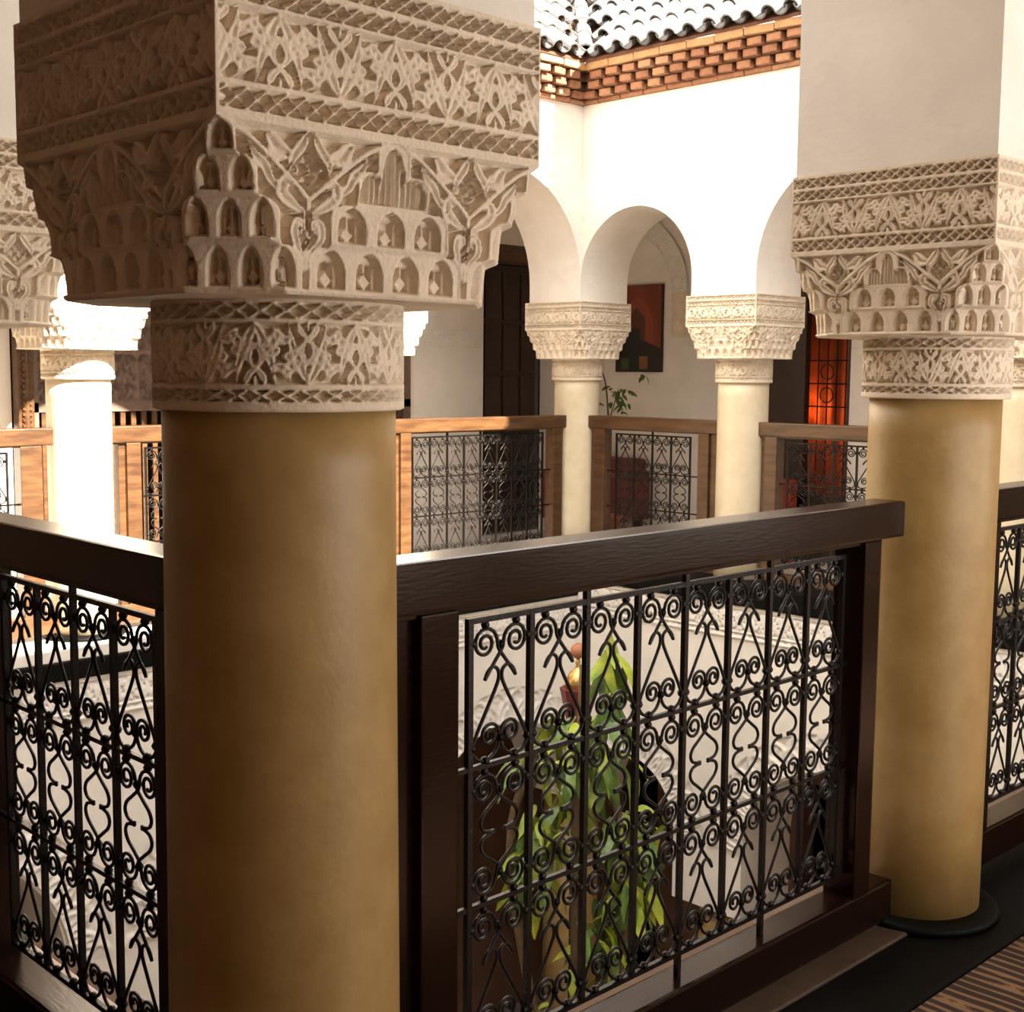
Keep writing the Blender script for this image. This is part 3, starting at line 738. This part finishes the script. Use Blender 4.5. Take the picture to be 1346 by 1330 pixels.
# simple eaves of the two near sides (out of view, they shade the court)
structure('trim_11', MB().box((-.2, 0, 3.15), (LX, PW+.14, 3.385)), MORTAR, 'brick eaves above the near right side')
structure('trim_12', MB().box((0, 0, 3.15), (PW+.14, LY, 3.385)), MORTAR, 'brick eaves above the near left side')
SL = math.radians(38); EAV = PW+.20                     # roof slope, eave distance from axis
def roof(name, pl, s0, s1, label):
    m = MB(); a = EAV-.03; top = 2.2
    def P(s, d, dz): return pl(s, a-d*math.cos(SL), 3.380+d*math.sin(SL)+dz)
    q = [P(s0, 0, 0), P(s1, 0, 0), P(s1, top, 0), P(s0, top, 0), P(s0, 0, .02), P(s1, 0, .02), P(s1, top, .02), P(s0, top, .02)]
    m.add(q, [(0, 3, 2, 1), (4, 5, 6, 7), (0, 1, 5, 4), (1, 2, 6, 5), (2, 3, 7, 6), (3, 0, 4, 7)])
    o = m.build(name, MORTAR); tag(o, label, kind='structure'); return o
R_E = roof('roof_east', EAST, -1.5, LY+1.6, 'tiled roof sloping to the court on the far right side')
R_N = roof('roof_north', NORTH, -1.5, LX+1.6, 'tiled roof sloping to the court on the far left side')
R_S = roof('roof_south', SOUTH, -1.5, LX+1.5, 'roof over the near right gallery'); R_W = roof('roof_west', WEST, -1.5, LY+1.5, 'roof over the near left gallery')
def tile_mesh(m, up=True, n=9, L=.36):
    mb = MB(); vs = []; fs = []
    for i, (yy, r) in enumerate(((0, .048 if up else .050), (L, .040 if up else .058))):
        for layer in (0, .010):
            for k in range(n):
                th = math.pi*k/(n-1); rr = r-layer
                x = rr*math.cos(th); z = rr*math.sin(th)
                vs.append((x, yy, z if up else .012-z+.04))
    for k in range(n-1):
        a, b, c, d_ = 0+k, n+k, 2*n+k, 3*n+k
        fs += [(a, a+1, c+1, c), (b+1, b, d_, d_+1), (a+1, a, b, b+1), (c, c+1, d_+1, d_)]
    fs += [(0, 2*n, 3*n, n), (n-1, 2*n-1, 4*n-1, 3*n-1)]
    return mb.add(vs, fs).mesh('roof_tile', m, smooth=False)
TUP = [tile_mesh(m, True) for m in TILEM]; TDN = [tile_mesh(m, False) for m in TILEM]
def tiles(roof_o, pl, s_lo, valley_s, rows, pitch=.142, mats=(0, 0, 1)):
    """tiles run up-slope; valley_s: eave position of the corner, the roof widens past it by one metre per metre up"""
    base = Vector(pl(0, 0, 0)); es = (Vector(pl(1, 0, 0))-base); et = (Vector(pl(0, 1, 0))-base)
    upv = (-et*math.cos(SL)+Vector((0, 0, math.sin(SL))))
    nv = es.cross(upv)
    if nv.z < 0: nv = -nv
    xv = upv.cross(nv)
    def put(s, d, me, lift):
        p = Vector(pl(s, EAV-d*math.cos(SL), 3.398+d*math.sin(SL)))+nv*lift
        M = Matrix((xv, upv, nv)).transposed().to_4x4(); M.translation = p
        o = link('roof_tile', me, roof_o); o.matrix_world = M @ Matrix.Rotation(random.uniform(-.03, .03), 4, 'Z') @ Matrix.Rotation(-.05, 4, 'X')
    for r in range(rows):
        d = r*.25; s = s_lo
        while s < valley_s+d*math.cos(SL)-.06:
            m = random.choice(mats if r else (0, 0, 0, 1))
            put(s, d+random.uniform(-.012, .012), TUP[m], .030+.004*r*0)
            if s+pitch/2 < valley_s+d*math.cos(SL)-.03: put(s+pitch/2, d+random.uniform(-.008, .008)+.005, TDN[random.choice(mats)], -.005)
            s += pitch
tiles(R_E, EAST, 1.7, LY-EAV, 5, mats=(0, 1, 1)); tiles(R_N, NORTH, 3.6, LX-EAV, 5, mats=(0, 0, 0))
# cover tiles up the valley corner
for k in range(5):
    p = Vector((LX-EAV+.02, LY-EAV+.02, 3.43))+Vector((1, 1, 0))*(.2*k)+Vector((0, 0, .2*k*math.tan(SL)+.01))
    upv = Vector((1, 1, math.tan(SL))).normalized(); xv = Vector((1, -1, 0)).normalized(); nv = xv.cross(upv)
    o = link('roof_tile', TUP[0], R_E); M = Matrix((xv, upv, nv)).transposed().to_4x4(); M.translation = p
    o.matrix_world = M @ Matrix.Scale(1.25, 4)

# ------------------------------------------------------------------ ground floor of the court
structure('floor_court', MB().box((BX, BY, GZ-.1), (NX+.3, NY+.3, GZ)), GFLOOR, 'court floor far below')
gw = wall_with_holes('wall_ground_north', BX, NX+.3, GZ, -.3, [(4.15, 5.55, GZ, -1.7)], lambda s, t, z: (s, NY+t, z), GROUNDP, label='brown plastered ground floor wall behind the far left arches')
gw2 = wall_with_holes('wall_ground_east', BY, NY+.3, GZ, -.3, [(3.36, 3.74, GZ, -1.70), (5.1, 5.6, GZ, -1.9)], lambda s, t, z: (NX+t, s, z), GROUNDP, label='brown plastered ground floor wall behind the far right arches')
structure('wall_ground_south', MB().box((BX, BY-.2, GZ), (NX, BY, -.3)), GROUNDP, 'ground floor wall below the viewer')
structure('wall_ground_west', MB().box((BX-.2, BY, GZ), (BX, NY, -.3)), GROUNDP, 'ground floor wall below the viewer on the left')
room(3.9, 5.8, NY+.25, NY+1.6, GZ, -1.5, 's'); room(NX+.25, NX+1.5, 3.1, 4.1, GZ, -1.5, 'w'); room(NX+.25, NX+1.5, 5.0, 5.75, GZ, -1.5, 'w')
# plinths of the ground capitals
# ------------------------------------------------------------------ plants
def leaf_mesh(m, L=.24, wd=.075, droop=.45, fold=.25, n=6):
    vs = []; fs = []
    for i in range(n+1):
        t = i/n; w = wd/2*math.sin(math.pi*min(1, t*.96+.03))**.75*(1-.25*t); y = L*(t-.12*droop*t*t); z = -droop*L*t*t*.8
        vs += [(-w, y, z+w*fold), (-w*.5, y, z+w*fold*.6), (0, y, z), (w*.5, y, z+w*fold*.6), (w, y, z+w*fold)]
    for i in range(n):
        for k in range(4): a = i*5+k; fs.append((a, a+1, a+6, a+5))
    return MB().add(vs, fs).mesh('leaf', m, smooth=True)
LV = [leaf_mesh(LEAFM[0]), leaf_mesh(LEAFM[1]), leaf_mesh(LEAFM[0], .20, .06, .7), leaf_mesh(LEAFM[1], .28, .07, .8)]
RT = Vector((.71365, -.70045, 0)); FWD = Vector((.701, .713, 0))
def plant(name, base, label, clusters, stems, nleaf, lm, scale=1., pot=None, stemr=.012):
    e = empty(name, base); tag(e, label, 'plant'); b = Vector(base)
    if pot: pot(e)
    for st in stems:
        pts = smooth([Vector(p)-b for p in st], 6)
        MB().tube([tuple(p) for p in pts], stemr, 8, rr=[stemr*(1.15-.6*i/len(pts)) for i in range(len(pts))]).build('stem', STEM, e, smooth=True)
    for (c, rad, n, hang) in clusters:
        c = Vector(c)-b
        for k in range(int(n*.69) if n > 20 else n):
            u = Vector((random.gauss(0, 1), random.gauss(0, 1), random.gauss(0, 1))).normalized()
            p = c+Vector((u.x*rad[0], u.y*rad[0], u.z*rad[1]))*random.uniform(.25, 1)
            o = link('leaf', random.choice(lm), e, p, (random.uniform(-.5, .5)-hang, random.uniform(-.5, .5), random.uniform(0, 6.28)))
            s = scale*random.uniform(.7, 1.25); o.scale = (s, s, s)
    return e
# big leafy plant in the court, seen through the near grille
PX = Vector((3.55, 2.62, 0))
def at(px, z, dep=0):      # point near the plant, px = metres to the right of its axis
    p = PX+RT*px+FWD*dep; return (p.x, p.y, z)
def bigpot(e):
    MB().lathe((0, 0, 0), [(.22, 0), (.25, .1), (.33, .45), (.34, .5), (.30, .5), (.28, .42)], 32).build('pot', TERRA, e, smooth=True)
plant('courtyard_plant', at(0, GZ), 'tall leafy plant with lime green leaves rising from the court behind the near grille',
      [(at(.15, -.02), (.07, .15), 22, 1.1), (at(.12, -.22), (.10, .12), 22, .9), (at(-.02, -.36), (.19, .12), 36, .5), (at(-.14, -.50), (.18, .11), 34, .5), (at(.12, -.52), (.14, .13), 30, .6),
       (at(-.20, -.92), (.17, .17), 60, .5), (at(-.26, -1.16), (.13, .10), 26, .7), (at(.0, -.85, .25), (.14, .3), 46, .8), (at(.26, -.84), (.17, .12), 30, .5), (at(.28, -1.12), (.15, .20), 46, .8), (at(.12, -1.42), (.24, .16), 46, .6), (at(.1, -1.75), (.3, .2), 26, .5)],
      [[at(0, GZ+.4), at(.03, -2.5), at(-.03, -1.2), at(0, -.05)], [at(0, GZ+.4), at(-.15, -2.3), at(-.35, -1.0), at(-.2, -.45)], [at(0, GZ+.4), at(.15, -2.2), at(.25, -1.1), at(.15, -.7)]],
      0, [LV[0], LV[2], LV[2], LV[1], LV[3]], .94, bigpot, .03)
# small shrub in a pot on the far right gallery
def smallpot(e):
    MB().lathe((0, 0, 0), [(.11, 0), (.15, .3), (.165, .32), (.14, .32)], 24).build('pot', TERRA, e, smooth=True)
SL_ = [leaf_mesh(LEAFM[1], .075, .035, .3), leaf_mesh(LEAFM[1], .06, .03, .5)]
sx, sy = 6.30, 4.93
def s_at(px, z): p = Vector((sx, sy, 0))+RT*px; return (p.x, p.y, z)
plant('potted_shrub', (sx, sy, -.02), 'small leafy shrub in front of the wall below the painting',
      [(s_at(.10, 1.22), (.10, .09), 34, .5), (s_at(-.09, 1.10), (.05, .12), 18, .5), (s_at(.13, 1.12), (.06, .06), 10, .6), (s_at(.28, 1.36), (.03, .02), 3, .6)],
      [[s_at(0, .3), s_at(-.02, .7), s_at(.03, 1.0), s_at(.10, 1.25)], [s_at(0, .3), s_at(-.05, .7), s_at(-.09, 1.15)], [s_at(.03, 1.0), s_at(0, 1.3), s_at(-.06, 1.45)]],
      0, SL_, 1., smallpot, .007)

# ------------------------------------------------------------------ lantern on a post in the court
lx, ly = 4.30, 3.34
l = empty('garden_lantern', (lx, ly, GZ)); tag(l, 'brass topped lantern with dark red tapering body on a post behind the big plant', 'lantern')
z0 = -GZ
MB().lathe((0, 0, 0), [(.10, 0), (.10, .05), (.035, .1), (.03, z0-.69), (.05, z0-.66)], 16).build('post', IRON, l, smooth=True)
MB().lathe((0, 0, z0-.67), [(.05, 0), (.075, .12), (.10, .235), (.105, .25), (.05, .252)], 8).build('lantern_body', MAROON, l)
dm = MB().lathe((0, 0, z0-.42), [(.075, 0), (.072, .04), (.05, .085), (.022, .11), (.012, .13), (.016, .15), (.008, .17)], 20).build('dome', BRASS, l, smooth=True)
MB().ball((0, 0, z0-.205), .045, 16, 10).build('finial_ball', TERRA, dm, smooth=True)

# ------------------------------------------------------------------ painting
PY0, PY1, PZ0, PZ1 = 5.135, 5.62, 1.385, 2.095
pt = empty('painting', (NX-.012, (PY0+PY1)/2, PZ0)); tag(pt, 'dark red and black painting of an arch hanging between the two far pale columns', 'painting')
w, h = PY1-PY0, PZ1-PZ0
f = MB(); f.box((-.02, -w/2, 0), (.01, w/2, h)); f.build('stretcher', DARKWOOD, pt)
ny, nz = 60, 88; Yv, Zv = np.meshgrid(np.linspace(-w/2+.004, w/2-.004, ny), np.linspace(.004, h-.004, nz))
me = grid_mesh('canvas', [np.stack([np.full(Yv.shape, -.0215), Yv, Zv], -1)], PLASTER, False)
# colour: u from left (high y) to right
U = (w/2-Yv)/w; V = Zv/h
C = np.zeros(U.shape+(3,)); C[:] = (.20, .045, .022)
C += (np.sin(U*9+V*4)*.03)[..., None]*np.array([1, .3, .2])
arch = (np.abs(U-.48) < .33) & (V < .86-.9*np.abs(U-.48)**1.8*2); C[arch] = (.28, .06, .028)
inner = (np.abs(U-.45) < .2) & (V < .74-.6*np.abs(U-.45)); C[inner] = (.10, .035, .022)
m_ = (V < .42-.25*np.abs(U-.4)); C[m_] = (.022, .018, .016)
m_ = (np.abs(U-.42) < .12) & (V < .5); C[m_] = (.015, .02, .022)
for (a, b, r, c) in ((.28, .60, .05, (.45, .14, .05)), (.3, .5, .045, (.42, .26, .13)), (.62, .11, .09, (.20, .09, .025)), (.22, .1, .08, (.07, .08, .02)), (.78, .5, .06, (.24, .06, .03))):
    m_ = (np.abs(U-a) < r) & (np.abs(V-b) < r*.8); C[m_] = c
ca = me.color_attributes.new('paint', 'FLOAT_COLOR', 'POINT'); cc = np.ones((ny*nz, 4), np.float32); cc[:, :3] = np.clip(C.reshape(-1, 3), 0, 1); ca.data.foreach_set('color', cc.ravel())
pm = mat('paint', (.2, .05, .03), .45, .1); ntp = pm.node_tree; vc = ntp.nodes.new('ShaderNodeVertexColor'); vc.layer_name = 'paint'
ntp.links.new(vc.outputs[0], ntp.nodes['Principled BSDF'].inputs['Base Color']); me.materials[0] = pm
link('canvas', me, pt)

# maroon armchair under the painting, red painted cabinet near the lit door
ch = empty('armchair', (6.85, 5.50, -.02), -math.pi/2+.1); tag(ch, 'maroon upholstered armchair behind the far right balustrade, below the painting', 'chair')
MB().box((-.30, -.28, .2), (.30, .28, .42)).build('seat', MAROON, ch, bevel=.03)
MB().box((-.30, .2, .38), (.30, .30, .70)).build('backrest', MAROON, ch, bevel=.03)
for s in (-1, 1): MB().box((s*.30-.05, -.28, .2), (s*.30+.05, .28, .60)).build('armrest', MAROON, ch, bevel=.025)
for a in (-.26, .26):
    for b_ in (-.24, .24): MB().box((a-.025, b_-.025, 0), (a+.025, b_+.025, .21)).build('leg', DARKWOOD, ch)
cb = empty('red_cabinet', (6.98, 3.98, -.02), -math.pi/2); tag(cb, 'low red painted cabinet seen through the balustrade in front of the red doorway', 'cabinet')
MB().box((-.22, -.16, .06), (.22, .16, .62)).build('body', RED, cb, bevel=.008)
for s in (-1, 1):
    dd = MB().box((s*.108-.098, -.175, .1), (s*.108+.098, -.158, .58)).build('door', RED, cb, bevel=.006)
    MB().ball((s*.03, -.185, .36), .012, 10, 6).build('knob', BRASS, dd)
    MB().box((s*.108-.06, -.179, .42), (s*.108+.06, -.172, .52)).build('inlay', BRASS, dd)
for a in (-.18, .18): 
    for b_ in (-.12, .12): MB().box((a-.02, b_-.02, 0), (a+.02, b_+.02, .07)).build('foot', RED, cb)

# ------------------------------------------------------------------ runner carpet on the near gallery floor
def carpet():
    m = bpy.data.materials.new('carpet'); m.use_nodes = True; nt = m.node_tree; b = nt.nodes['Principled BSDF']; b.inputs['Roughness'].default_value = .95
    tc = nt.nodes.new('ShaderNodeTexCoord'); mp = nt.nodes.new('ShaderNodeMapping'); nt.links.new(tc.outputs['Object'], mp.inputs[0]); mp.inputs['Scale'].default_value = (14, 6, 1)
    v = nt.nodes.new('ShaderNodeTexVoronoi'); v.inputs['Scale'].default_value = 1.4; v.distance = 'MANHATTAN'; nt.links.new(mp.outputs[0], v.inputs[0])
    w_ = nt.nodes.new('ShaderNodeTexWave'); w_.inputs['Scale'].default_value = .7; w_.bands_direction = 'X'; w_.inputs['Distortion'].default_value = 2.5; nt.links.new(mp.outputs[0], w_.inputs[0])
    r = nt.nodes.new('ShaderNodeValToRGB'); r.color_ramp.interpolation = 'CONSTANT'
    els = r.color_ramp.elements; els[0].color = (.22, .13, .06, 1); els[1].position = .62; els[1].color = (.03, .015, .010, 1); e3 = els.new(.40); e3.color = (.12, .05, .022, 1)
    mx = nt.nodes.new('ShaderNodeMath'); mx.operation = 'MULTIPLY'; nt.links.new(v.outputs[0], mx.inputs[0]); nt.links.new(w_.outputs[1], mx.inputs[1])
    mx2 = nt.nodes.new('ShaderNodeMath'); mx2.operation = 'MULTIPLY'; mx2.inputs[1].default_value = 2.2; nt.links.new(mx.outputs[0], mx2.inputs[0])
    nt.links.new(mx2.outputs[0], r.inputs[0]); nt.links.new(r.outputs[0], b.inputs['Base Color']); return m
cp = MB().box((.3, -1.25, -.02), (4.6, -.275, -.008)).build('runner_carpet', carpet()); tag(cp, 'brown patterned runner carpet on the gallery floor beside the black kerb', 'carpet')
